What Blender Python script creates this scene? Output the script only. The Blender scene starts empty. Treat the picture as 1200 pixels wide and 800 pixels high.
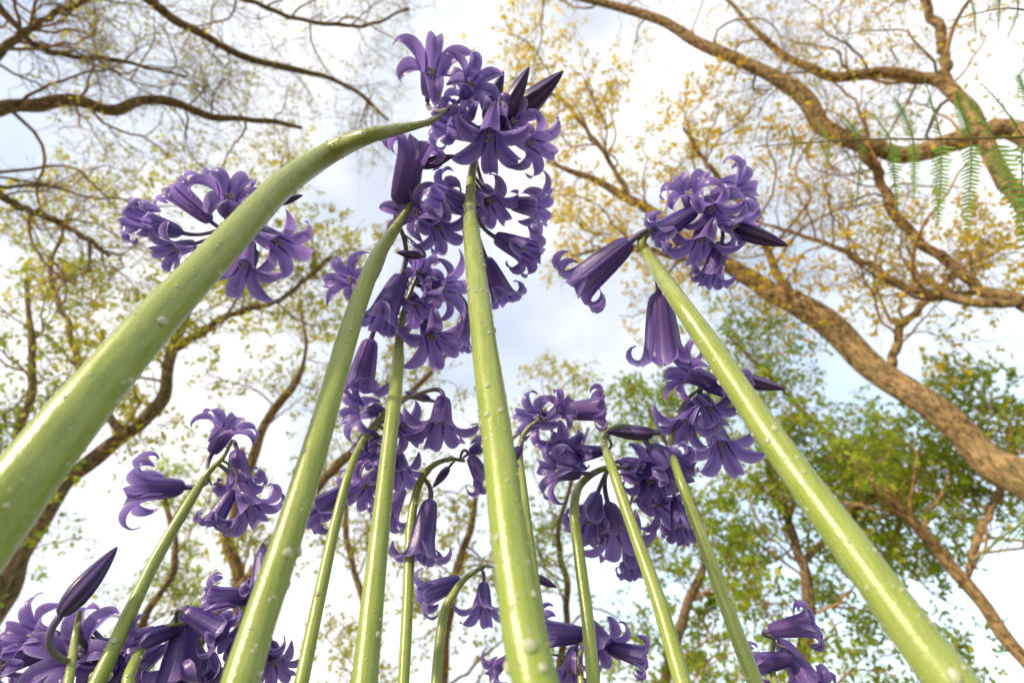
import bpy, math, numpy as np
from mathutils import Matrix, Vector
rng = np.random.default_rng(11)

# ------------------------------------------------------------------ camera
CAM = np.array([0.0, 0.0, 0.04])
FPX = 567.0
nv = np.array([-75.0, 450.0, FPX]); nv /= np.linalg.norm(nv)
sp = nv[2]; cp = math.sqrt(1 - sp * sp)
sr = -nv[0] / cp; cr = math.sqrt(1 - sr * sr)
F = np.array([0, cp, sp]); U0 = np.array([0, -sp, cp]); R0 = np.array([1.0, 0, 0])
RT = cr * R0 - sr * U0
UP = sr * R0 + cr * U0
cam_d = bpy.data.cameras.new("camera")
cam = bpy.data.objects.new("camera", cam_d)
bpy.context.scene.collection.objects.link(cam)
m = Matrix.Identity(4)
for i in range(3):
    m[i][0] = RT[i]; m[i][1] = UP[i]; m[i][2] = -F[i]; m[i][3] = CAM[i]
cam.matrix_world = m
cam_d.lens = FPX / 1200 * 36; cam_d.sensor_width = 36
cam_d.clip_start = 0.002; cam_d.clip_end = 3000
cam_d.dof.use_dof = True; cam_d.dof.focus_distance = 0.18; cam_d.dof.aperture_fstop = 13
bpy.context.scene.camera = cam

def bearing(x, y):
    return (x - 600) / FPX * RT + (400 - y) / FPX * UP + F
def site(x, y, d):
    return CAM + bearing(x, y) * d
def rng_h(x, y, H):
    b = bearing(x, y)
    return H / math.hypot(b[0], b[1])
def nrm(a):
    return a / (np.linalg.norm(a, axis=-1, keepdims=True) + 1e-12)

# ------------------------------------------------------------------ mesh helper
class Acc:
    def __init__(s): s.V = []; s.C = []; s.P = []; s.n = 0
    def add(s, V, faces, mat=0, col=None):
        V = np.asarray(V, float).reshape(-1, 3)
        if col is None: col = np.zeros((len(V), 3))
        col = np.broadcast_to(np.asarray(col, float), (len(V), 3))
        s.V.append(V); s.C.append(col); s.P.append((np.asarray(faces, int) + s.n, mat)); s.n += len(V)
    def build(s, name, mats, parent=None, smooth=True):
        me = bpy.data.meshes.new(name)
        V = np.concatenate(s.V); C = np.concatenate(s.C)
        loops = np.concatenate([p.ravel() for p, _ in s.P])
        tot = np.concatenate([np.full(len(p), p.shape[1]) for p, _ in s.P])
        mi = np.concatenate([np.full(len(p), k) for p, k in s.P])
        st = np.concatenate([[0], np.cumsum(tot)[:-1]])
        me.vertices.add(len(V)); me.vertices.foreach_set("co", V.astype(np.float32).ravel())
        me.loops.add(len(loops)); me.loops.foreach_set("vertex_index", loops.astype(np.int32))
        me.polygons.add(len(tot)); me.polygons.foreach_set("loop_start", st.astype(np.int32))
        for mt in mats: me.materials.append(mt)
        me.polygons.foreach_set("material_index", mi.astype(np.int32))
        me.polygons.foreach_set("use_smooth", np.full(len(tot), smooth))
        me.update(calc_edges=True)
        ca = me.color_attributes.new("Col", 'FLOAT_COLOR', 'POINT')
        ca.data.foreach_set("color", np.hstack([C, np.ones((len(C), 1))]).astype(np.float32).ravel())
        ob = bpy.data.objects.new(name, me)
        bpy.context.scene.collection.objects.link(ob)
        if parent: ob.parent = parent
        return ob

def catmull(pts, n):
    pts = np.asarray(pts, float)
    p = np.vstack([2 * pts[0] - pts[1], pts, 2 * pts[-1] - pts[-2]])
    m_ = len(pts) - 1
    t = np.linspace(0, m_, n); i = np.minimum(t.astype(int), m_ - 1); f = (t - i)[:, None]
    a, b, c, d = p[i], p[i + 1], p[i + 2], p[i + 3]
    return .5 * (2 * b + (c - a) * f + (2 * a - 5 * b + 4 * c - d) * f ** 2 + (3 * b - a - 3 * c + d) * f ** 3)

def tubes(acc, P, R, k, mat=0, col=None, ref=None):
    P = np.asarray(P, float); R = np.asarray(R, float)
    if P.ndim == 2: P = P[None]; R = R[None]
    N, n, _ = P.shape
    T = nrm(np.gradient(P, axis=1))
    if ref is None:
        mt = np.abs(nrm(P[:, -1] - P[:, 0])); r = np.eye(3)[np.argmin(mt, axis=1)][:, None, :]
    else: r = np.asarray(ref, float)[None, None, :]
    A = nrm(np.cross(T, np.broadcast_to(r, T.shape))); B = np.cross(T, A)
    ph = np.linspace(0, 2 * np.pi, k, endpoint=False)
    V = P[:, :, None] + R[:, :, None, None] * (np.cos(ph)[None, None, :, None] * A[:, :, None] + np.sin(ph)[None, None, :, None] * B[:, :, None])
    idx = np.arange(N * n * k).reshape(N, n, k)
    a = idx[:, :-1, :]; b = np.roll(a, -1, axis=2); c = idx[:, 1:, :]; d = np.roll(c, -1, axis=2)
    Fc = np.stack([a, b, d, c], -1).reshape(-1, 4)
    if col is None:
        tt = np.broadcast_to(np.linspace(0, 1, n)[None, :, None], (N, n, k))
        pp = np.broadcast_to((np.arange(k) / k)[None, None, :], (N, n, k))
        rr = np.broadcast_to(rng.random((N, 1, 1)), (N, n, k))
        col = np.stack([tt, pp, rr], -1).reshape(-1, 3)
    acc.add(V, Fc, mat, col)
    return A, B

# ------------------------------------------------------------------ materials
def newmat(name):
    mt = bpy.data.materials.new(name); mt.use_nodes = True
    nt = mt.node_tree; nt.nodes.clear()
    out = nt.nodes.new("ShaderNodeOutputMaterial")
    return mt, nt, out
def N_(nt, t, **kw):
    n = nt.nodes.new(t)
    for k, v in kw.items(): setattr(n, k, v)
    return n
def mixc(nt, f, a, b, blend='MIX'):
    n = nt.nodes.new("ShaderNodeMix"); n.data_type = 'RGBA'; n.blend_type = blend
    for i, v in ((0, f), (6, a), (7, b)):
        if isinstance(v, (int, float)): n.inputs[i].default_value = v
        elif isinstance(v, tuple): n.inputs[i].default_value = (*v, 1)
        else: nt.links.new(v, n.inputs[i])
    return n.outputs[2]
def ramp(nt, src, stops):
    r = nt.nodes.new("ShaderNodeValToRGB"); nt.links.new(src, r.inputs[0])
    e = r.color_ramp.elements
    while len(e) < len(stops): e.new(0.5)
    for el, (p, c) in zip(e, stops):
        el.position = p; el.color = (*c, 1) if isinstance(c, tuple) else (c, c, c, 1)
    return r.outputs[0]
def noise(nt, scale, detail=3, vec=None, rough=.5):
    n = nt.nodes.new("ShaderNodeTexNoise"); n.inputs["Scale"].default_value = scale
    n.inputs["Detail"].default_value = detail; n.inputs["Roughness"].default_value = rough
    if vec is None:
        tc = nt.nodes.new("ShaderNodeTexCoord"); vec = tc.outputs["Object"]
    nt.links.new(vec, n.inputs["Vector"])
    return n.outputs["Fac"]
def leafy(nt, out, col, tcol, tf=.4, rough=.5, bump=None, spec=.4):
    p = N_(nt, "ShaderNodeBsdfPrincipled"); p.inputs["Roughness"].default_value = rough
    p.inputs["Specular IOR Level"].default_value = spec
    nt.links.new(col, p.inputs["Base Color"])
    t = N_(nt, "ShaderNodeBsdfTranslucent"); nt.links.new(tcol, t.inputs["Color"])
    mx = N_(nt, "ShaderNodeMixShader"); mx.inputs[0].default_value = tf
    nt.links.new(p.outputs[0], mx.inputs[1]); nt.links.new(t.outputs[0], mx.inputs[2])
    if bump is not None: nt.links.new(bump, p.inputs["Normal"])
    nt.links.new(mx.outputs[0], out.inputs[0])
def bumpn(nt, h, s, d):
    b = N_(nt, "ShaderNodeBump"); b.inputs["Strength"].default_value = s; b.inputs["Distance"].default_value = d
    nt.links.new(h, b.inputs["Height"]); return b.outputs[0]
def attr(nt):
    a = N_(nt, "ShaderNodeAttribute", attribute_name="Col")
    s = N_(nt, "ShaderNodeSeparateColor"); nt.links.new(a.outputs["Color"], s.inputs[0])
    return a, s.outputs[0], s.outputs[1], s.outputs[2]

# petal: Col.r = |across|, g = along, b = random
M_pet, nt, out = newmat("bluebell_petal")
a_, cr_, cg_, cb_ = attr(nt)
nz = noise(nt, 900, 2)
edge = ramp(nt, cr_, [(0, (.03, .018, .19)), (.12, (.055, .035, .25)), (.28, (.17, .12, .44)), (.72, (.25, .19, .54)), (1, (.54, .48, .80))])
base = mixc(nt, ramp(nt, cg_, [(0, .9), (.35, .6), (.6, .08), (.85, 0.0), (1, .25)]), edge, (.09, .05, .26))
base = mixc(nt, ramp(nt, nz, [(.35, 0.0), (.7, .35)]), base, (.08, .055, .32))
base = mixc(nt, ramp(nt, cb_, [(0, 0.0), (1, .45)]), base, (.20, .09, .33))
tr = mixc(nt, .4, base, (.50, .34, .90))
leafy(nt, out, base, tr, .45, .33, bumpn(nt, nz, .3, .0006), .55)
# bud
M_bud, nt, out = newmat("bluebell_bud")
a_, cr_, cg_, cb_ = attr(nt)
base = ramp(nt, cr_, [(0, (.03, .018, .10)), (.5, (.085, .045, .21)), (1, (.18, .12, .36))])
base = mixc(nt, ramp(nt, cg_, [(0, .2), (1, 0.0)]), base, (.14, .12, .2))
leafy(nt, out, base, base, .2, .33)
# stem
M_stem, nt, out = newmat("bluebell_stem")
a_, cr_, cg_, cb_ = attr(nt)
tc = N_(nt, "ShaderNodeTexCoord"); mp = N_(nt, "ShaderNodeMapping"); mp.inputs["Scale"].default_value = (1, 1, .06)
nt.links.new(tc.outputs["Object"], mp.inputs["Vector"])
nz = noise(nt, 1300, 3, mp.outputs[0]); nz2 = noise(nt, 120, 2); nz3 = noise(nt, 2500, 2)
c = ramp(nt, cr_, [(0, (.24, .34, .035)), (.35, (.28, .37, .05)), (.65, (.31, .37, .09)), (.88, (.28, .32, .16)), (1, (.12, .11, .16))])
c = mixc(nt, ramp(nt, nz, [(.36, .55), (.6, 0.0)]), c, (.16, .23, .025))
c = mixc(nt, ramp(nt, nz2, [(.45, 0.0), (.7, .25)]), c, (.40, .45, .18))
c = mixc(nt, ramp(nt, nz3, [(.62, 0.0), (.70, .45)]), c, (.50, .56, .34))
leafy(nt, out, c, c, .12, .26, bumpn(nt, nz3, .35, .00025), .7)
# pedicel
M_ped, nt, out = newmat("bluebell_pedicel")
a_, cr_, cg_, cb_ = attr(nt)
c = ramp(nt, cr_, [(0, (.13, .085, .27)), (1, (.20, .21, .15))])
leafy(nt, out, c, c, .15, .45)
# anther
M_ant, nt, out = newmat("bluebell_anther")
c = ramp(nt, noise(nt, 400, 1), [(0, (.55, .52, .55)), (1, (.75, .72, .6))])
leafy(nt, out, c, c, .3, .6)
# dew
M_dew, nt, out = newmat("dew_water")
p = N_(nt, "ShaderNodeBsdfPrincipled"); p.inputs["Roughness"].default_value = .03
p.inputs["Transmission Weight"].default_value = .7; p.inputs["IOR"].default_value = 1.33
nt.links.new(ramp(nt, noise(nt, 100, 1), [(0, (.88, .94, .78)), (1, (.97, .99, .90))]), p.inputs["Base Color"])
nt.links.new(p.outputs[0], out.inputs[0])
BM = [M_stem, M_pet, M_bud, M_ped, M_ant, M_dew]

def bark_mat(name, dark, light, moss=.3):
    mt, nt, out = newmat(name)
    tc = N_(nt, "ShaderNodeTexCoord"); mp = N_(nt, "ShaderNodeMapping"); mp.inputs["Scale"].default_value = (1, 1, .4)
    nt.links.new(tc.outputs["Object"], mp.inputs["Vector"])
    n1 = noise(nt, 16, 4, mp.outputs[0], .65); n2 = noise(nt, 1.1, 2)
    c = ramp(nt, n1, [(.36, tuple(x * .4 for x in dark)), (.45, dark), (.56, light), (.72, tuple(min(1, x * 1.3) for x in light))])
    c = mixc(nt, ramp(nt, n2, [(.42, 0.0), (.68, moss)]), c, (.15, .15, .05))
    p = N_(nt, "ShaderNodeBsdfPrincipled"); p.inputs["Roughness"].default_value = .85
    nt.links.new(c, p.inputs["Base Color"])
    nt.links.new(bumpn(nt, n1, 1.0, .10), p.inputs["Normal"])
    nt.links.new(p.outputs[0], out.inputs[0]); return mt
M_bark = bark_mat("oak_bark", (.20, .125, .06), (.42, .28, .145), .35)
M_bark2 = bark_mat("shaded_bark", (.13, .09, .055), (.30, .21, .125), .45)
def twig_mat(name, c0, c1):
    mt, nt, out = newmat(name)
    p = N_(nt, "ShaderNodeBsdfPrincipled"); p.inputs["Roughness"].default_value = .8
    nt.links.new(ramp(nt, noise(nt, 1.0, 1), [(.35, c0), (.65, c1)]), p.inputs["Base Color"])
    nt.links.new(p.outputs[0], out.inputs[0]); return mt
M_twig = twig_mat("oak_twig", (.17, .115, .07), (.36, .22, .09))

def leaf_mat(name, c0, c1, c2, tf=.6, t=(.95, .85, .14)):
    mt, nt, out = newmat(name)
    a_, cr_, cg_, cb_ = attr(nt)
    c = ramp(nt, cb_, [(0, c0), (.5, c1), (1, c2)])
    t = mixc(nt, .5, c, t)
    leafy(nt, out, c, t, tf, .5); return mt
M_leafY = leaf_mat("oak_leaf_golden", (.28, .30, .025), (.60, .47, .03), (.82, .55, .05), .58, (1, .76, .05))
M_leafG = leaf_mat("oak_leaf_green", (.09, .18, .012), (.22, .33, .02), (.48, .48, .04), .5, (.62, .78, .05))
M_leafM = leaf_mat("oak_leaf_spring", (.16, .22, .015), (.36, .37, .025), (.62, .51, .04), .55, (.80, .74, .06))
M_fern = leaf_mat("bracken_leaf", (.07, .19, .03), (.12, .28, .04), (.20, .36, .06), .45, (.45, .7, .12))

# ------------------------------------------------------------------ florets
def frame(d):
    d = nrm(np.asarray(d, float)); a = nrm(np.cross(d, [0.31, 0.2, 0.93] if abs(d[2]) < .9 else [1.0, 0.1, 0])); b = np.cross(d, a)
    return np.stack([a, b, d])
PH = np.radians
def floret(acc, base, d, L, kind):
    M = frame(d); rot = rng.random() * 2 * np.pi; rnd = rng.random()
    if kind == 'u':
        n, k = 16, 24
        t = np.linspace(0, 1, n); ph = np.linspace(0, 2 * np.pi, k, endpoint=False)
        r = .17 * np.sin(np.pi * t ** .75) ** .75 * (1 - .25 * t) + .012
        ridge = np.abs(np.cos(3 * ph))
        rr = r[:, None] * (.82 + .18 * ridge[None])
        tw = rot + .35 * t[:, None] + ph[None]
        V = np.stack([rr * np.cos(tw), rr * np.sin(tw), np.broadcast_to(t[:, None], rr.shape) * 1.0], -1).reshape(-1, 3)
        V = base + L * (V @ M)
        idx = np.arange(n * k).reshape(n, k); a = idx[:-1]; b = np.roll(a, -1, 1); c = idx[1:]; e = np.roll(c, -1, 1)
        col = np.stack([np.broadcast_to(1 - ridge[None], rr.shape), np.broadcast_to(t[:, None], rr.shape), np.full(rr.shape, rnd)], -1).reshape(-1, 3)
        acc.add(V, np.stack([a, b, e, c], -1).reshape(-1, 4), 2, col)
        return
    nt_, ns = 24, 9
    t = np.linspace(0, 1, nt_)
    if kind == 'o':
        k0 = .47; tl = 1.38
        endc = 165 + 90 * rng.random()
    else:
        k0 = .60; tl = 1.42
        endc = 190 + 80 * rng.random()
    s = np.linspace(-1, 1, ns)
    for pi_ in range(6):
        e2 = endc + rng.normal() * 25
        fl = 14 + rng.random() * 14 + (26 if kind == 'o' else 0)
        th = PH(np.interp(t, [0, .05, .10, k0 - .08, k0 + .10, .80, 1], [85, 52, 10, 5, fl, fl + (e2 - fl) * .45, e2]))
        ds = tl / (nt_ - 1)
        r = .03 + np.concatenate([[0], np.cumsum(np.sin((th[1:] + th[:-1]) / 2) * ds)])
        z = np.concatenate([[0], np.cumsum(np.cos((th[1:] + th[:-1]) / 2) * ds)])
        r = r + (.012 if pi_ % 2 else 0) * np.minimum(1, t * 6)
        wk = .66 * np.interp(k0, t, r)
        u = np.clip((t - k0) / (1 - k0), 0, 1)
        w = np.where(t < k0, .66 * r, wk * (1 + (.26 if kind == 'o' else .16) * np.sin(np.pi * np.minimum(1, u * 1.15))) * (1 - u ** 2.2) ** .8)
        w = np.maximum(w, .006)
        lat = s[None] * w[:, None]
        phi = lat / np.maximum(r, .03)[:, None]
        blend = np.clip((t - k0) / .25, 0, 1)[:, None]
        off = -(.42 * blend + .05) * w[:, None] * (np.abs(s[None]) ** 1.5) + .14 * w[:, None] * np.exp(-(s[None] / .18) ** 2)
        off = off + .010 * np.sin(s[None] * 4 + t[:, None] * 9 + pi_) * blend
        nr = np.cos(th)[:, None]; nz_ = -np.sin(th)[:, None]
        rr = r[:, None] + off * nr; zz = z[:, None] + off * nz_
        x1 = rr * np.cos(phi); y1 = rr * np.sin(phi)
        x2 = rr; y2 = lat
        x = x1 * (1 - blend) + x2 * blend; y = y1 * (1 - blend) + y2 * blend
        y = y + rng.normal() * .10 * u[:, None] ** 2
        A = rot + pi_ * np.pi / 3
        V = np.stack([x * np.cos(A) - y * np.sin(A), x * np.sin(A) + y * np.cos(A), zz], -1).reshape(-1, 3)
        V = base + L * (V @ M)
        idx = np.arange(nt_ * ns).reshape(nt_, ns)
        Fc = np.stack([idx[:-1, :-1], idx[:-1, 1:], idx[1:, 1:], idx[1:, :-1]], -1).reshape(-1, 4)
        col = np.stack([np.broadcast_to(np.abs(s)[None], (nt_, ns)), np.broadcast_to(t[:, None], (nt_, ns)), np.full((nt_, ns), np.clip(rnd + rng.normal() * .1, 0, 1))], -1).reshape(-1, 3)
        acc.add(V, Fc, 1, col)
    ztop = tl * k0 * .95
    P = []; Rr = []
    for i in range(7):
        A = rot + i * np.pi / 3
        ra = .07 if i < 6 else 0
        zt = ztop * (1 if i < 6 else 1.1) * (1 if i % 2 else .9)
        z = np.array([.05, zt * .5, zt - .1, zt - .08, zt - .03, zt])
        P.append(np.stack([ra * np.cos(A) * np.ones(6), ra * np.sin(A) * np.ones(6), z], -1))
        Rr.append(np.array([.01, .01, .01, .028, .03, .005]) * (1 if i < 6 else .7))
    P = base + L * (np.array(P) @ M)
    tubes(acc, P, np.array(Rr) * L, 6, 4)

SPH_t = np.linspace(0, np.pi, 7); SPH_p = np.linspace(0, 2 * np.pi, 10, endpoint=False)
SV = np.stack([np.sin(SPH_t)[:, None] * np.cos(SPH_p)[None], np.sin(SPH_t)[:, None] * np.sin(SPH_p)[None], np.cos(SPH_t)[:, None] * np.ones(10)[None]], -1).reshape(-1, 3)
_i = np.arange(70).reshape(7, 10)
SF = np.stack([_i[:-1], _i[1:], np.roll(_i[1:], -1, 1), np.roll(_i[:-1], -1, 1)], -1).reshape(-1, 4)

def strap_leaf(acc, root, az, L, w, mat=0):
    n = 12; t = np.linspace(0, 1, n)
    h = np.array([math.cos(az), math.sin(az), 0]); s_ = np.array([-h[1], h[0], 0])
    C = root + h * (L * t[:, None]) + np.array([0, 0, 1]) * (.022 * np.sin(np.pi * t) )[:, None] * (L / .12)**.3
    ww = w * (1 - t ** 3) * (.5 + t * (1 - t) * 2)
    V = np.stack([C - s_ * ww[:, None] + [0, 0, .002], C, C + s_ * ww[:, None] + [0, 0, .002]], 1).reshape(-1, 3)
    idx = np.arange(n * 3).reshape(n, 3)
    acc.add(V, np.stack([idx[:-1, :-1], idx[:-1, 1:], idx[1:, 1:], idx[1:, :-1]], -1).reshape(-1, 4), mat, (.1, .3, .5))

FS = .78
def bluebell(stem, rachis, fl, depth, drops=60, ped=1.0):
    acc = Acc()
    pts = []; rad = []
    for x, y, w, H in stem:
        d = rng_h(x, y, H); pts.append(site(x, y, d)); rad.append(w * d / FPX / 2 * .93)
    for x, y, w, d in rachis:
        pts.append(site(x, y, d)); rad.append(w * d / FPX / 2 * .9)
    root = pts[0] * np.array([1.04, 1.04, 0])
    mid = pts[0] * .5 + root * .5
    pts = [root + [0, 0, -.004], mid] + pts; rad = [rad[0] * 1.15, rad[0] * 1.08] + rad
    n = 130
    C = catmull(pts, n); r = catmull(np.array(rad)[:, None] * np.ones((1, 3)), n)[:, 0]
    r = np.maximum(r * (1 + .008 * np.sin(np.arange(n) * .5)), .0004)
    A, B = tubes(acc, C, r, 32, 0, None, (0.05, 1, .1))
    A = A[0]; B = B[0]
    if drops:
        j = rng.integers(12, n - 8, drops); ph = rng.random(drops) * 2 * np.pi
        sz = np.clip(np.exp(rng.normal(-8.45, .65, drops)), .00008, .0012)
        f = rng.random(drops)[:, None]
        cc = C[j] * (1 - f) + C[j + 1] * f
        nn = np.cos(ph)[:, None] * A[j] + np.sin(ph)[:, None] * B[j]
        for i in range(drops):
            M = frame(nn[i]); q = cc[i] + nn[i] * (r[j[i]] * .985)
            S = np.array([1, 1 + .3 * rng.random(), .7]) * sz[i]
            acc.add(q + (SV * S) @ M, SF, 5, (.5, .5, .5))
    lo = int(n * .45)
    for it in fl:
        x, y, ln, ang, tilt = it[:5]; kind = it[5] if len(it) > 5 else 'o'
        dd = depth + (it[6] if len(it) > 6 else rng.normal() * 8) / 1000
        ln = ln * (FS if kind == 'o' else .9 if kind == 'u' else .84)
        ang = math.radians(ang + rng.normal() * 7); tilt = math.radians(tilt + rng.normal() * 6)
        view = nrm(bearing(x, y))
        rr = nrm(RT - view * (RT @ view)); dn = -nrm(np.cross(rr, view)) * 1.0
        if dn @ UP > 0: dn = -dn
        d = math.cos(tilt) * (math.cos(ang) * rr + math.sin(ang) * dn) - math.sin(tilt) * view
        L = ln * dd / FPX
        c = site(x, y, dd); base = c - d * .55 * L
        floret(acc, base, d, L, kind)
        dist = np.linalg.norm(C[lo:] - (base - d * L * .4), axis=1)
        q = C[lo + int(np.argmin(dist))]
        ctrl = base - d * min(L * .55, np.linalg.norm(q - base) * .6)
        t = np.linspace(0, 1, 12)[:, None]
        Bz = (1 - t) ** 2 * (base + d * .02 * L) + 2 * t * (1 - t) * ctrl + t ** 2 * q
        tubes(acc, Bz, np.linspace(.05 * L, .036 * L, 12) * ped, 8, 3)
        if kind != 'u' and rng.random() < .5:
            k = nrm(ctrl - q + 1e-6)
            tt = np.linspace(0, 1, 6)[:, None]
            cc = q + k * L * .45 * tt + rng.normal(0, .06, 3) * L * tt ** 2
            tubes(acc, cc, (.03 * L) * (1 - tt[:, 0]) ** .6 + .0001, 5, 3)
    for i in range(4):
        strap_leaf(acc, root + [0, 0, .001], math.atan2(root[1], root[0]) + rng.normal() * .9, .10 + .1 * rng.random(), .007)
    return acc.build("bluebell", BM)

bluebell([(-70, 690, 88, .115), (20, 572, 74, .112), (100, 472, 61, .109), (180, 378, 50, .106), (260, 292, 40, .102), (330, 218, 32, .096), (385, 180, 26, .087)],
         [(430, 160, 20, .200), (470, 151, 13, .208), (505, 142, 7, .215), (525, 128, 4, .22)],
         [(506, 84, 84, 285, 42, 'o', 6), (553, 98, 64, 310, 55, 'o', 8)], .218, 620)
bluebell([(-70, 690, 34, .16), (20, 572, 30, .16), (100, 472, 24, .155), (180, 376, 18, .148), (235, 318, 13, .14)],
         [(258, 284, 8, .195), (270, 262, 6, .205), (290, 252, 3, .21)],
         [(182, 264, 66, 195, 25, 'b'), (206, 292, 58, 150, 35), (222, 238, 62, 240, 15, 'b'), (268, 230, 76, 285, 45), (286, 312, 78, 115, 50),
          (326, 284, 76, 40, 45), (340, 233, 38, 330, 10, 'u')], .205, 10)
bluebell([(270, 840, 48, .115), (300, 740, 42, .115), (340, 620, 36, .113), (383, 480, 29, .111), (415, 370, 24, .109), (440, 305, 19, .106)],
         [(462, 270, 14, .222), (478, 245, 9, .228), (490, 215, 6, .232), (495, 185, 4, .235)],
         [(478, 200, 88, 282, -5, 'b', 0), (514, 188, 48, 350, 10, 'u', 0), (486, 250, 68, 200, 45), (514, 268, 66, 60, 50), (478, 298, 34, 180, 10, 'u', 0),
          (410, 328, 60, 190, 40), (456, 354, 84, 95, 20, 'b', 4)], .226, 460)
bluebell([(636, 850, 64, .088), (614, 740, 56, .088), (596, 620, 47, .088), (581, 500, 39, .088), (567, 400, 32, .087), (558, 320, 26, .086), (553, 275, 21, .0855)],
         [(551, 245, 16, .222), (553, 205, 11, .236), (562, 165, 8, .245), (578, 130, 5, .25), (590, 110, 3, .252)],
         [(603, 112, 84, 300, -5, 'u', 8), (630, 112, 94, 312, 0, 'u', 14), (580, 112, 66, 285, 0, 'u', 18),
          (574, 162, 84, 110, 60, 'o', -6), (538, 150, 72, 200, 35, 'b', 0), (622, 168, 72, 20, 45, 'o', 2),
          (552, 118, 60, 270, 40, 'o', 8), (602, 142, 58, 320, 50, 'o', 8),
          (536, 238, 74, 190, 25, 'b', 6), (576, 236, 68, 60, 55, 'o', 8), (624, 242, 70, 10, 35, 'o', 10),
          (604, 288, 70, 30, 30, 'b'), (582, 330, 68, 70, 20, 'b', 14)], .236, 660)
bluebell([(422, 850, 36, .15), (437, 700, 28, .15), (452, 560, 21, .148), (465, 440, 16, .145)],
         [(468, 400, 12, .232), (472, 370, 8, .238), (480, 345, 6, .242), (490, 320, 4, .245)],
         [(520, 338, 72, 10, 35), (492, 318, 56, 300, 45), (506, 396, 76, 70, 40), (542, 388, 54, 100, 30, 'b'), (427, 430, 74, 105, 10, 'b', 4),
          (488, 358, 60, 60, 45)], .243, 300)
bluebell([(1150, 850, 64, .124), (1062, 730, 53, .123), (982, 620, 44, .122), (902, 510, 35, .12), (832, 405, 28, .118), (790, 345, 22, .116)],
         [(762, 303, 16, .222), (752, 284, 12, .228), (764, 268, 9, .23), (790, 256, 6, .232), (825, 240, 4, .234)],
         [(702, 314, 98, 150, 0, 'b', 0), (790, 262, 66, 150, 30, 'b', -8), (822, 282, 74, 100, 45, 'o', -8), (862, 222, 72, 325, 20), (808, 226, 64, 260, 35),
          (838, 308, 60, 100, 30, 'b'), (892, 278, 74, 8, -5, 'u'), (862, 264, 64, 30, 35), (834, 246, 60, 60, 50), (776, 387, 100, 98, 8, 'b', 0)], .232, 560)
bluebell([(345, 840, 19, .19), (372, 710, 16, .19), (394, 610, 13, .188), (412, 545, 10, .185)],
         [(432, 505, 7, .235), (455, 480, 5, .238), (480, 466, 3, .24)],
         [(425, 480, 66, 175, 35), (488, 463, 36, 190, 0, 'u'), (516, 494, 82, 95, 28, 'o', -5), (474, 500, 56, 40, 45), (444, 522, 58, 140, 35, 'b'), (470, 550, 62, 80, 40),
          (428, 570, 64, 130, 40), (384, 588, 66, 150, 20, 'b'), (462, 592, 54, 110, 25, 'b')], .238, 90)
bluebell([(470, 850, 15, .22), (478, 700, 14, .218), (481, 620, 12, .215), (489, 574, 10, .21)],
         [(503, 549, 8, .238), (525, 538, 6, .24), (545, 540, 4, .241)],
         [(497, 622, 80, 98, 8, 'b'), (562, 554, 52, 60, 15, 'b'), (516, 560, 36, 120, 20, 'u'), (566, 522, 48, 330, 30)], .24, 90)
bluebell([(508, 850, 14, .26), (518, 730, 12, .258), (532, 695, 10, .256)],
         [(548, 675, 7, .255), (568, 663, 5, .256)],
         [(515, 690, 60, 165, 12, 'b'), (566, 708, 62, 90, 20), (640, 682, 34, 20, 0, 'u')], .256, 40)
bluebell([(648, 850, 22, .18), (632, 740, 19, .18), (620, 640, 15, .178), (612, 570, 12, .175)],
         [(609, 530, 9, .226), (616, 505, 6, .23), (640, 485, 4, .232)],
         [(630, 490, 64, 190, 40), (684, 480, 66, 0, 10, 'b'), (657, 522, 60, 60, 45), (600, 540, 46, 120, 30, 'b'), (655, 480, 48, 330, 45)], .23, 90)
bluebell([(702, 850, 18, .20), (689, 730, 16, .20), (678, 645, 14, .198), (673, 595, 12, .195)],
         [(680, 568, 10, .232), (702, 551, 8, .234), (728, 548, 6, .235), (748, 556, 4, .236)],
         [(655, 552, 68, 185, 35), (692, 602, 70, 120, 30, 'b'), (722, 622, 84, 80, 30), (750, 548, 66, 20, 35), (738, 656, 46, 80, 30, 'b'),
          (774, 590, 70, 50, 35), (796, 608, 56, 80, 30, 'b')], .233, 100)
bluebell([(815, 850, 24, .175), (772, 705, 19, .175), (742, 620, 15, .174), (718, 550, 12, .172)],
         [(708, 518, 9, .222), (722, 500, 6, .226), (750, 500, 4, .228)],
         [(736, 507, 60, 185, 5, 'u'), (780, 538, 70, 30, 35, 'b'), (762, 564, 62, 100, 40), (690, 530, 48, 170, 35, 'b')], .228, 100)
bluebell([(905, 850, 22, .18), (855, 720, 18, .18), (817, 615, 14, .178), (793, 550, 11, .176)],
         [(786, 520, 8, .226), (792, 490, 6, .23), (808, 465, 5, .233), (830, 450, 3, .235)],
         [(810, 438, 72, 200, 30), (852, 456, 62, 20, 30, 'b'), (892, 450, 64, 12, -5, 'u'), (804, 494, 72, 110, 40),
          (846, 522, 78, 70, 35), (832, 480, 62, 60, 50)], .232, 100)
bluebell([(90, 850, 22, .22), (135, 755, 18, .22), (180, 660, 15, .218), (222, 588, 12, .215)],
         [(243, 555, 8, .212), (262, 535, 5, .214), (272, 515, 3, .215)],
         [(263, 506, 68, 290, 25), (280, 552, 66, 70, 35, 'b'), (292, 592, 76, 70, 18), (174, 572, 84, 182, 0), (260, 596, 52, 110, 20, 'b')], .214, 100)
bluebell([(140, 850, 15, .21), (152, 790, 14, .21)],
         [(172, 752, 10, .172), (198, 733, 7, .175), (225, 728, 4, .176)],
         [(182, 745, 60, 170, 20, 'b'), (212, 770, 106, 75, 22, 'b'), (242, 730, 64, 20, 15, 'b'), (165, 780, 70, 130, 30), (245, 790, 70, 60, 30)], .174, 40)
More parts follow.
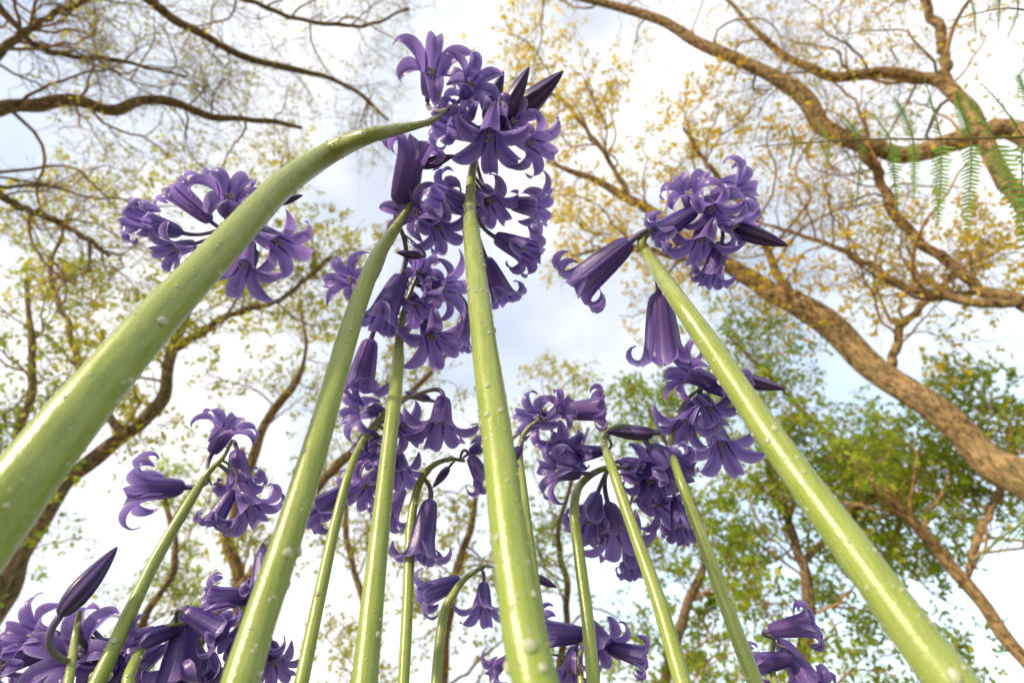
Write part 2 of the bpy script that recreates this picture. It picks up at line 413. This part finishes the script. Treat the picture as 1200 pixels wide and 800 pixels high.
bluebell([(250, 850, 13, .23), (270, 770, 10, .23)],
         [(288, 715, 7, .188), (300, 685, 5, .19)],
         [(268, 700, 62, 170, 10, 'b'), (308, 672, 66, 60, 25, 'b'), (304, 738, 66, 90, 25, 'b'), (276, 748, 62, 130, 30), (322, 776, 62, 60, 30)], .188, 40)
bluebell([(60, 880, 13, .22), (80, 800, 11, .22)],
         [(88, 745, 8, .165), (94, 715, 6, .168)],
         [(108, 676, 90, 286, -5, 'u', 0), (38, 745, 80, 195, 25), (16, 775, 66, 160, 30, 'b'), (88, 765, 94, 200, 40), (132, 772, 74, 40, 35), (60, 790, 70, 120, 40), (112, 800, 60, 80, 30)], .165, 40)
bluebell([(690, 900, 11, .27), (684, 830, 10, .27)],
         [(680, 770, 7, .235), (690, 740, 4, .237)],
         [(658, 742, 66, 180, 20, 'b'), (706, 752, 70, 50, 30), (668, 786, 70, 120, 30), (737, 765, 54, 20, 10, 'b'), (582, 782, 44, 140, 20)], .236, 30)
bluebell([(925, 900, 10, .26), (912, 820, 9, .26)],
         [(904, 775, 7, .21), (908, 745, 4, .212)],
         [(930, 734, 62, 350, 15, 'b'), (936, 784, 76, 60, 20, 'b'), (902, 775, 56, 170, 15, 'b')], .211, 30)

# ------------------------------------------------------------------ trees
def interp(P, R, idx, t):
    n = P.shape[1]; f = t * (n - 1); i = np.minimum(f.astype(int), n - 2); f = (f - i)
    a = P[idx, i]; b = P[idx, i + 1]
    return a + (b - a) * f[:, None], nrm(b - a), R[idx, i] * (1 - f) + R[idx, i + 1] * f
def grow(P, R, m_, L0, L1, n, wig, up, rf=.55, tmin=.1, spread=.9, cap=.014):
    N = len(P); idx = np.repeat(np.arange(N), m_); t = tmin + (1 - tmin) * rng.random(len(idx)) ** .85
    pos, tan, r = interp(P, R, idx, t)
    per = rng.normal(size=pos.shape); per -= tan * (per * tan).sum(-1, keepdims=True); per = nrm(per)
    d = nrm(tan * .65 + per * spread + np.array([0, 0, up]))
    L = (L0 + (L1 - L0) * rng.random(len(idx))) * (1.15 - .5 * t)
    out = np.empty((len(idx), n, 3)); out[:, 0] = pos
    bend = rng.normal(size=d.shape) * wig * .5
    for k in range(1, n):
        d = nrm(d + rng.normal(size=d.shape) * wig + bend * .5 + np.array([0, 0, up * .12]))
        out[:, k] = out[:, k - 1] + d * (L / (n - 1))[:, None]
    r0 = np.minimum(r * rf, L * cap)
    rad = r0[:, None] * np.linspace(1, .3, n)[None]
    return out, rad

def leaves(acc, P, per, size, spread, mat=0):
    N, n, _ = P.shape
    idx = np.repeat(np.arange(N), per); t = .35 + .65 * rng.random(len(idx))
    pos, tan, _r = interp(P, np.zeros(P.shape[:2]), idx, t)
    pos = pos + rng.normal(size=pos.shape) * spread
    a = nrm(rng.normal(size=pos.shape) + tan * .6); b = nrm(np.cross(a, rng.normal(size=pos.shape))); c = np.cross(a, b)
    s = (size * (.55 + .9 * rng.random(len(idx))))[:, None]
    V = np.stack([pos, pos + a * s * .6 + b * s * .27 + c * s * .06, pos + a * s, pos + a * s * .55 - b * s * .27 + c * s * .06], 1)
    k = len(idx)
    cl = np.clip(rng.random(N)[idx] * .6 + rng.random(k) * .4, 0, 1)
    col = np.repeat(np.stack([np.zeros(k), np.zeros(k), cl], -1), 4, 0)
    acc.add(V.reshape(-1, 3), np.arange(k * 4).reshape(-1, 4), mat, col)

def tree(limbs, bark, leafm, n1=20, n2=8, n3=6, lp=3, lsize=.085, l1=(1.2, 3.2), up=.25, name="oak_tree", thick=.94, keep=1.0, tw=1.0):
    acc = Acc(); lv1P = []; lv1R = []
    for pts, t0, rooted in limbs:
        W = [site(x, y, d) for x, y, w, d in pts]; Rr = [w * d / FPX / 2 * thick for x, y, w, d in pts]
        if rooted:
            b = W[0]; g = np.array([b[0] * 1.03 + .1, b[1] * 1.03, -.1])
            W = [g, g * .6 + b * .4 + np.array([.05, 0, 0]), *W]; Rr = [Rr[0] * 1.6, Rr[0] * 1.2, *Rr]
        n = 100
        C = catmull(W, n); r = np.maximum(catmull(np.array(Rr)[:, None] * np.ones((1, 3)), n)[:, 0], .008)
        g = rng.normal(size=(n, 3)); ker = np.array([1, 2, 4, 6, 7, 6, 4, 2, 1]) / 33
        g = np.stack([np.convolve(g[:, i], ker, 'same') for i in range(3)], -1)
        g[0] = 0
        C = C + g * (r * .45 + .02)[:, None]
        r = r * (1 + .16 * np.convolve(rng.normal(size=n), ker, 'same'))
        tubes(acc, C, r, 14)
        a, b_ = grow(C[None], r[None], n1, l1[0], l1[1], 13, .27, up, .5, t0, cap=.012)
        lv1P.append(a); lv1R.append(b_)
    P1 = np.concatenate(lv1P); R1 = np.concatenate(lv1R)
    tubes(acc, P1, np.maximum(R1, .007), 5, 1)
    P2, R2 = grow(P1, R1, n2, .5, 1.5, 8, .3, up * .7, .55, .12, cap=.009)
    tubes(acc, P2, np.maximum(R2, .0042 * tw), 3, 1)
    P3, R3 = grow(P2, R2, n3, .25, .7, 5, .3, up * .5, .7, .2, cap=.01)
    tubes(acc, P3, np.maximum(R3, .0027 * tw), 3, 1)
    ob = acc.build(name, [bark, M_twig])
    if lp:
        fa = Acc()
        sel = P3 if keep >= 1 else P3[rng.random(len(P3)) < keep]
        leaves(fa, sel, lp, lsize, .03)
        fa.build("foliage", [leafm], ob, smooth=False)
    return ob

tree([([(1480, 800, 60, 5.2), (1320, 655, 54, 6.2), (1200, 556, 47, 7.2), (1100, 487, 38, 8.0), (1000, 410, 32, 9), (920, 350, 26, 9.8), (860, 315, 19, 10.4), (800, 275, 14, 11), (740, 235, 11, 11.5), (690, 208, 8, 12), (640, 190, 5, 12.4)], .5, True),
      ([(930, 355, 14, 9.7), (905, 310, 9, 9.9), (880, 250, 7, 10.1), (835, 200, 6, 10.3), (800, 150, 4, 10.6)], .15, False),
      ([(860, 315, 10, 10.4), (790, 300, 8, 10.6), (730, 290, 6, 10.8), (670, 300, 3, 11)], .15, False),
      ([(740, 235, 7, 11.5), (700, 170, 6, 11.8), (660, 120, 5, 12), (600, 90, 3, 12.3)], .1, False),
      ([(1040, 440, 12, 8.7), (1060, 380, 9, 8.9), (1110, 330, 6, 9.2), (1150, 300, 4, 9.5)], .1, False)],
     M_bark, M_leafY, n1=14, n2=7, n3=6, lp=6, lsize=.11, keep=.62)
tree([([(1620, 620, 90, 5), (1460, 430, 66, 6), (1340, 270, 44, 7), (1200, 160, 25, 8), (1140, 160, 24, 8.2), (1070, 182, 22, 8.4), (1010, 170, 20, 8.6), (960, 138, 18, 8.9), (918, 100, 16, 9.2), (868, 72, 14, 9.5), (810, 45, 12, 9.9), (760, 18, 10, 10.2), (690, 0, 8, 10.6), (610, -15, 5, 11)], .5, True),
      ([(1420, 380, 36, 6.3), (1290, 300, 26, 7.2), (1200, 240, 20, 7.8), (1165, 190, 19, 8), (1135, 130, 19, 8.3), (1105, 95, 17, 8.6), (1040, 86, 14, 8.9), (960, 84, 10, 9.2), (900, 50, 7, 9.6), (850, 0, 4, 10)], .35, False),
      ([(1420, 390, 30, 6.3), (1290, 375, 22, 7), (1200, 355, 17, 7.7), (1155, 338, 15, 8), (1105, 305, 13, 8.3), (1060, 262, 12, 8.5), (1032, 215, 11, 8.6), (1008, 172, 11, 8.6)], .35, False),
      ([(1200, 352, 14, 7.7), (1130, 352, 11, 8.1), (1060, 335, 9, 8.5), (1000, 300, 7, 8.9), (940, 275, 5, 9.3), (890, 262, 3, 9.6)], .15, False),
      ([(1110, 95, 12, 8.6), (1100, 40, 10, 8.8), (1080, -10, 8, 9), (1060, -60, 6, 9.3)], .1, False)],
     M_bark, M_leafY, n1=14, n2=8, n3=6, lp=3, lsize=.085, keep=.35)
tree([([(-420, 420, 60, 6), (-200, 220, 36, 7.2), (-80, 150, 24, 8), (0, 130, 19, 8.5), (60, 118, 16, 8.9), (130, 126, 13, 9.3), (190, 118, 11, 9.7), (245, 135, 9, 10), (300, 140, 7, 10.3), (355, 150, 4, 10.6)], .42, True),
      ([(-80, 150, 14, 8), (0, 60, 10, 8.6), (60, 20, 7, 9), (120, -10, 5, 9.4)], .2, False),
      ([(-80, 150, 14, 8), (0, 230, 10, 8.6), (70, 260, 8, 9), (130, 300, 5, 9.4)], .2, False)],
     M_bark2, M_leafM, n1=16, n2=8, n3=6, lp=3, lsize=.08, keep=.4, tw=1.05)
tree([([(-200, -120, 46, 6.5), (0, -100, 26, 8), (110, -50, 16, 8.8), (170, 0, 12, 9.3), (222, 34, 10, 9.6), (272, 62, 9, 9.9), (330, 78, 8, 10.2), (380, 90, 6, 10.5), (422, 110, 5, 10.8), (455, 142, 3, 11)], .42, True),
      ([(170, 0, 8, 9.3), (260, -10, 7, 9.6), (340, 20, 5, 10), (420, 30, 4, 10.4), (480, 10, 3, 10.7)], .1, False),
      ([(-100, -110, 20, 7.4), (0, 10, 9, 8.8), (60, 60, 7, 9.2), (140, 70, 5, 9.6), (220, 90, 3, 10)], .2, False)],
     M_bark2, M_leafM, n1=14, n2=8, n3=6, lp=2, lsize=.07, keep=.35, tw=1.05)
tree([([(-15, 745, 26, 8), (30, 640, 22, 8.5), (85, 556, 19, 9), (150, 510, 16, 9.5), (187, 472, 15, 9.9), (205, 410, 12, 10.3), (222, 350, 10, 10.8), (248, 300, 8, 11.3), (290, 240, 5, 12), (340, 190, 3, 12.6)], .35, True),
      ([(150, 510, 10, 9.5), (100, 450, 9, 10), (80, 380, 7, 10.5), (60, 320, 5, 11), (80, 250, 3, 11.5)], .1, False),
      ([(205, 410, 9, 10.3), (270, 370, 8, 10.6), (330, 350, 6, 11), (390, 300, 4, 11.4)], .1, False)],
     M_bark2, M_leafM, n1=15, n2=7, n3=6, lp=7, lsize=.11, keep=.7)
tree([([(280, 830, 17, 10), (280, 700, 15, 10.6), (272, 620, 14, 11), (290, 550, 12, 11.4), (316, 490, 11, 11.9), (345, 450, 8, 12.3), (358, 410, 5, 12.8), (350, 350, 3, 13.4)], .3, True),
      ([(230, 760, 14, 10.2), (330, 630, 13, 10.8), (370, 570, 13, 11.3), (420, 525, 12, 11.8), (470, 470, 8, 12.4), (540, 400, 5, 13)], .3, True)],
     M_bark, M_leafM, n1=17, n2=7, n3=6, lp=6, lsize=.12, keep=.5)
tree([([(-60, 800, 18, 7), (0, 690, 16, 7.5), (25, 610, 13, 8), (20, 520, 11, 8.6), (40, 430, 8, 9.2), (30, 330, 5, 9.8)], .3, True)],
     M_bark2, M_leafG, n1=18, n2=8, n3=6, lp=6, lsize=.10, keep=.6)
tree([([(515, 850, 12, 12), (530, 700, 10, 12.6), (550, 620, 8, 13), (575, 540, 6, 13.6), (640, 480, 4, 14.2)], .25, True),
      ([(440, 860, 10, 13), (430, 720, 8, 13.5), (405, 620, 7, 14), (415, 520, 4, 14.6)], .25, True)],
     M_bark, M_leafM, n1=20, n2=7, n3=6, lp=6, lsize=.13, keep=.6, l1=(1.5, 3.6), tw=1.2)
tree([([(640, 860, 10, 13), (665, 720, 9, 13.5), (655, 620, 7, 14), (690, 500, 4, 14.6)], .25, True),
      ([(170, 860, 12, 12), (165, 740, 10, 12.5), (205, 660, 8, 13), (190, 570, 5, 13.6)], .25, True)],
     M_bark2, M_leafG, n1=20, n2=7, n3=6, lp=6, lsize=.12, keep=.6, l1=(1.5, 3.6), tw=1.2)
tree([([(1290, 880, 24, 7), (1195, 765, 18, 7.6), (1130, 682, 15, 8.1), (1070, 610, 13, 8.6), (1010, 550, 10, 9.2), (960, 500, 7, 9.8), (900, 440, 5, 10.5), (850, 390, 3, 11)], .3, True),
      ([(1130, 682, 9, 8.1), (1150, 620, 8, 8.4), (1180, 560, 6, 8.7), (1190, 500, 4, 9)], .1, False)],
     M_bark, M_leafG, n1=20, n2=8, n3=6, lp=7, lsize=.11, keep=.75)
tree([([(925, 860, 18, 9), (948, 720, 14, 9.6), (935, 640, 11, 10), (905, 570, 8, 10.5), (900, 500, 5, 11)], .25, True),
      ([(940, 660, 9, 9.9), (1000, 600, 8, 10.2), (1060, 560, 5, 10.5)], .1, False)],
     M_bark2, M_leafG, n1=22, n2=8, n3=6, lp=7, lsize=.12, keep=.8)
tree([([(770, 860, 15, 10), (800, 720, 12, 10.6), (828, 650, 9, 11), (800, 560, 7, 11.5), (760, 480, 4, 12)], .25, True)],
     M_bark2, M_leafG, n1=30, n2=8, n3=6, lp=8, lsize=.12, keep=.85)
tree([([(1110, 900, 16, 10), (1080, 780, 13, 10.6), (1040, 700, 10, 11), (1050, 620, 7, 11.5), (1090, 520, 4, 12)], .25, True)],
     M_bark2, M_leafG, n1=26, n2=8, n3=6, lp=7, lsize=.12, keep=.8)

# ------------------------------------------------------------------ bracken
def frond(acc, pts, nd, tip_len, n_p=9, side=(1, 1)):
    C = catmull([site(*p) for p in pts], 60)
    tubes(acc, C, np.linspace(.0017, .0005, 60), 8, 1, (.4, .3, .5))
    nd = nrm(np.asarray(nd, float))
    for k in range(n_p):
        t = .10 + .88 * k / n_p
        i = int(t * 59); q = C[i]; tan = nrm(C[min(i + 1, 59)] - C[max(i - 1, 0)])
        for sd in (0, 1):
            if not side[sd]: continue
            dirn = nrm((nd if sd == 0 else -nd) * .95 + tan * .18 + rng.normal(0, .12, 3))
            L = tip_len * (1.05 - t) ** .8 * side[sd] * (.8 + .35 * rng.random())
            m_ = 24; tt = np.linspace(0, 1, m_)[:, None]
            pc = q + dirn * L * tt + (np.array([0, 0, -1]) * .15 + tan * .12 + rng.normal(0, .07, 3)) * L * tt ** 2
            tubes(acc, pc, np.linspace(.0007, .0002, m_), 5, 1, (.4, .3, .5))
            pt = nrm(np.gradient(pc, axis=0)); nn = nrm(np.cross(pt, tan) + rng.normal(0, .3, 3)); sdv = nrm(np.cross(nn, pt))
            for j in range(2, m_):
                for s in (-1, 1):
                    a = nrm(sdv[j] * s + pt[j] * .45 + nn[j] * rng.normal() * .3); b = nrm(np.cross(nn[j], a))
                    l = L * .13 * (1 - (j / m_) ** 1.5 * .8) * (.8 + .4 * rng.random()); w = L / m_ * .34
                    o = pc[j]
                    us = np.array([0, .25, .45, .65, .85, 1]); ws = np.array([.9, .95, .75, .7, .45, .02]) * w
                    cc = o + a * (us * l)[:, None] - nn[j] * (us ** 2 * l * .25)[:, None]
                    V = np.stack([cc - b * ws[:, None], cc + b * ws[:, None]], 1).reshape(-1, 3)
                    ix = np.arange(12).reshape(6, 2)
                    acc.add(V, np.stack([ix[:-1, 0], ix[:-1, 1], ix[1:, 1], ix[1:, 0]], -1), 0, (0, 0, rng.random()))
M_fst, nt, out = newmat("bracken_stalk")
c = ramp(nt, noise(nt, 60, 1), [(.3, (.12, .13, .04)), (.7, (.20, .20, .07))]); leafy(nt, out, c, c, .1, .5)
def fern(frs, base_xy):
    acc = Acc()
    for pts, nd, L, n_p, side in frs:
        frond(acc, pts, nd, L, n_p, side)
        s = site(*pts[0]); g = np.array([base_xy[0], base_xy[1], -.01])
        C = catmull([g, g * .5 + s * .5 + np.array([.12, .05, .12]), s], 40)
        tubes(acc, C, np.linspace(.004, .0016, 40), 8, 1, (.4, .3, .5))
    acc.build("bracken_fern", [M_fern, M_fst])
dn = -UP
fern([([(1290, 160, .46), (1200, 161, .47), (1100, 163, .48), (1000, 164, .49), (884, 172, .50)], dn * 1 + RT * .14, .125, 11, (1, .7)),
      ([(1320, 60, .55), (1240, 25, .56), (1180, 10, .57), (1110, 25, .58)], dn, .08, 7, (1, 1))], (.85, .55))
fern([([(1290, 560, .5), (1235, 590, .5), (1180, 625, .51), (1130, 665, .52)], UP * .7 + RT * .7, .06, 9, (1, 1))], (.95, .75))

# ------------------------------------------------------------------ ground
acc = Acc()
g = np.concatenate([-np.geomspace(1500, .05, 60), [0], np.geomspace(.05, 1500, 60)])
X, Y = np.meshgrid(g, g); rr = np.hypot(X, Y)
Z = .03 * np.sin(X * 1.3) * np.cos(Y * 1.1) * np.clip((rr - 2) / 6, 0, 1)
n = len(g); idx = np.arange(n * n).reshape(n, n)
acc.add(np.stack([X, Y, Z], -1), np.stack([idx[:-1, :-1], idx[:-1, 1:], idx[1:, 1:], idx[1:, :-1]], -1).reshape(-1, 4))
M_g, nt, out = newmat("woodland_floor")
p = N_(nt, "ShaderNodeBsdfPrincipled"); p.inputs["Roughness"].default_value = .95
c = ramp(nt, noise(nt, 18, 4), [(.3, (.10, .07, .035)), (.5, (.22, .17, .09)), (.7, (.14, .2, .05))])
nt.links.new(c, p.inputs["Base Color"]); nt.links.new(p.outputs[0], out.inputs[0])
acc.build("ground", [M_g])

# ------------------------------------------------------------------ sky + sun
SUN_EL, SUN_AZ = math.radians(22), math.radians(216)
w = bpy.data.worlds.new("World"); bpy.context.scene.world = w; w.use_nodes = True
nt = w.node_tree; bg = nt.nodes["Background"]
sky = N_(nt, "ShaderNodeTexSky", sky_type='NISHITA'); sky.sun_disc = False
sky.sun_elevation = SUN_EL; sky.sun_rotation = SUN_AZ
tc = N_(nt, "ShaderNodeTexCoord"); mp = N_(nt, "ShaderNodeMapping"); mp.inputs["Scale"].default_value = (1, 1, 1.6)
mp.inputs["Location"].default_value = (.3, .1, .2)
nt.links.new(tc.outputs["Generated"], mp.inputs[0])
cn = noise(nt, 1.8, 4, mp.outputs[0], .5)
mask = ramp(nt, cn, [(.34, .35), (.58, 1.0)])
skyb = mixc(nt, 1.0, sky.outputs[0], (3.9, 3.7, 3.4), 'MULTIPLY')
cl = mixc(nt, mask, skyb, (10.2, 10.2, 10.3))
nt.links.new(cl, bg.inputs[0]); bg.inputs[1].default_value = .12
sd = bpy.data.lights.new("sun", 'SUN'); sd.energy = 5.0; sd.angle = math.radians(2); sd.color = (1, .82, .57)
so = bpy.data.objects.new("sun", sd); bpy.context.scene.collection.objects.link(so)
dv = Vector((math.sin(SUN_AZ) * math.cos(SUN_EL), math.cos(SUN_AZ) * math.cos(SUN_EL), math.sin(SUN_EL)))
so.rotation_euler = dv.to_track_quat('Z', 'Y').to_euler()
sc = bpy.context.scene
sc.view_settings.view_transform = 'Standard'; sc.view_settings.look = 'None'; sc.view_settings.exposure = 0
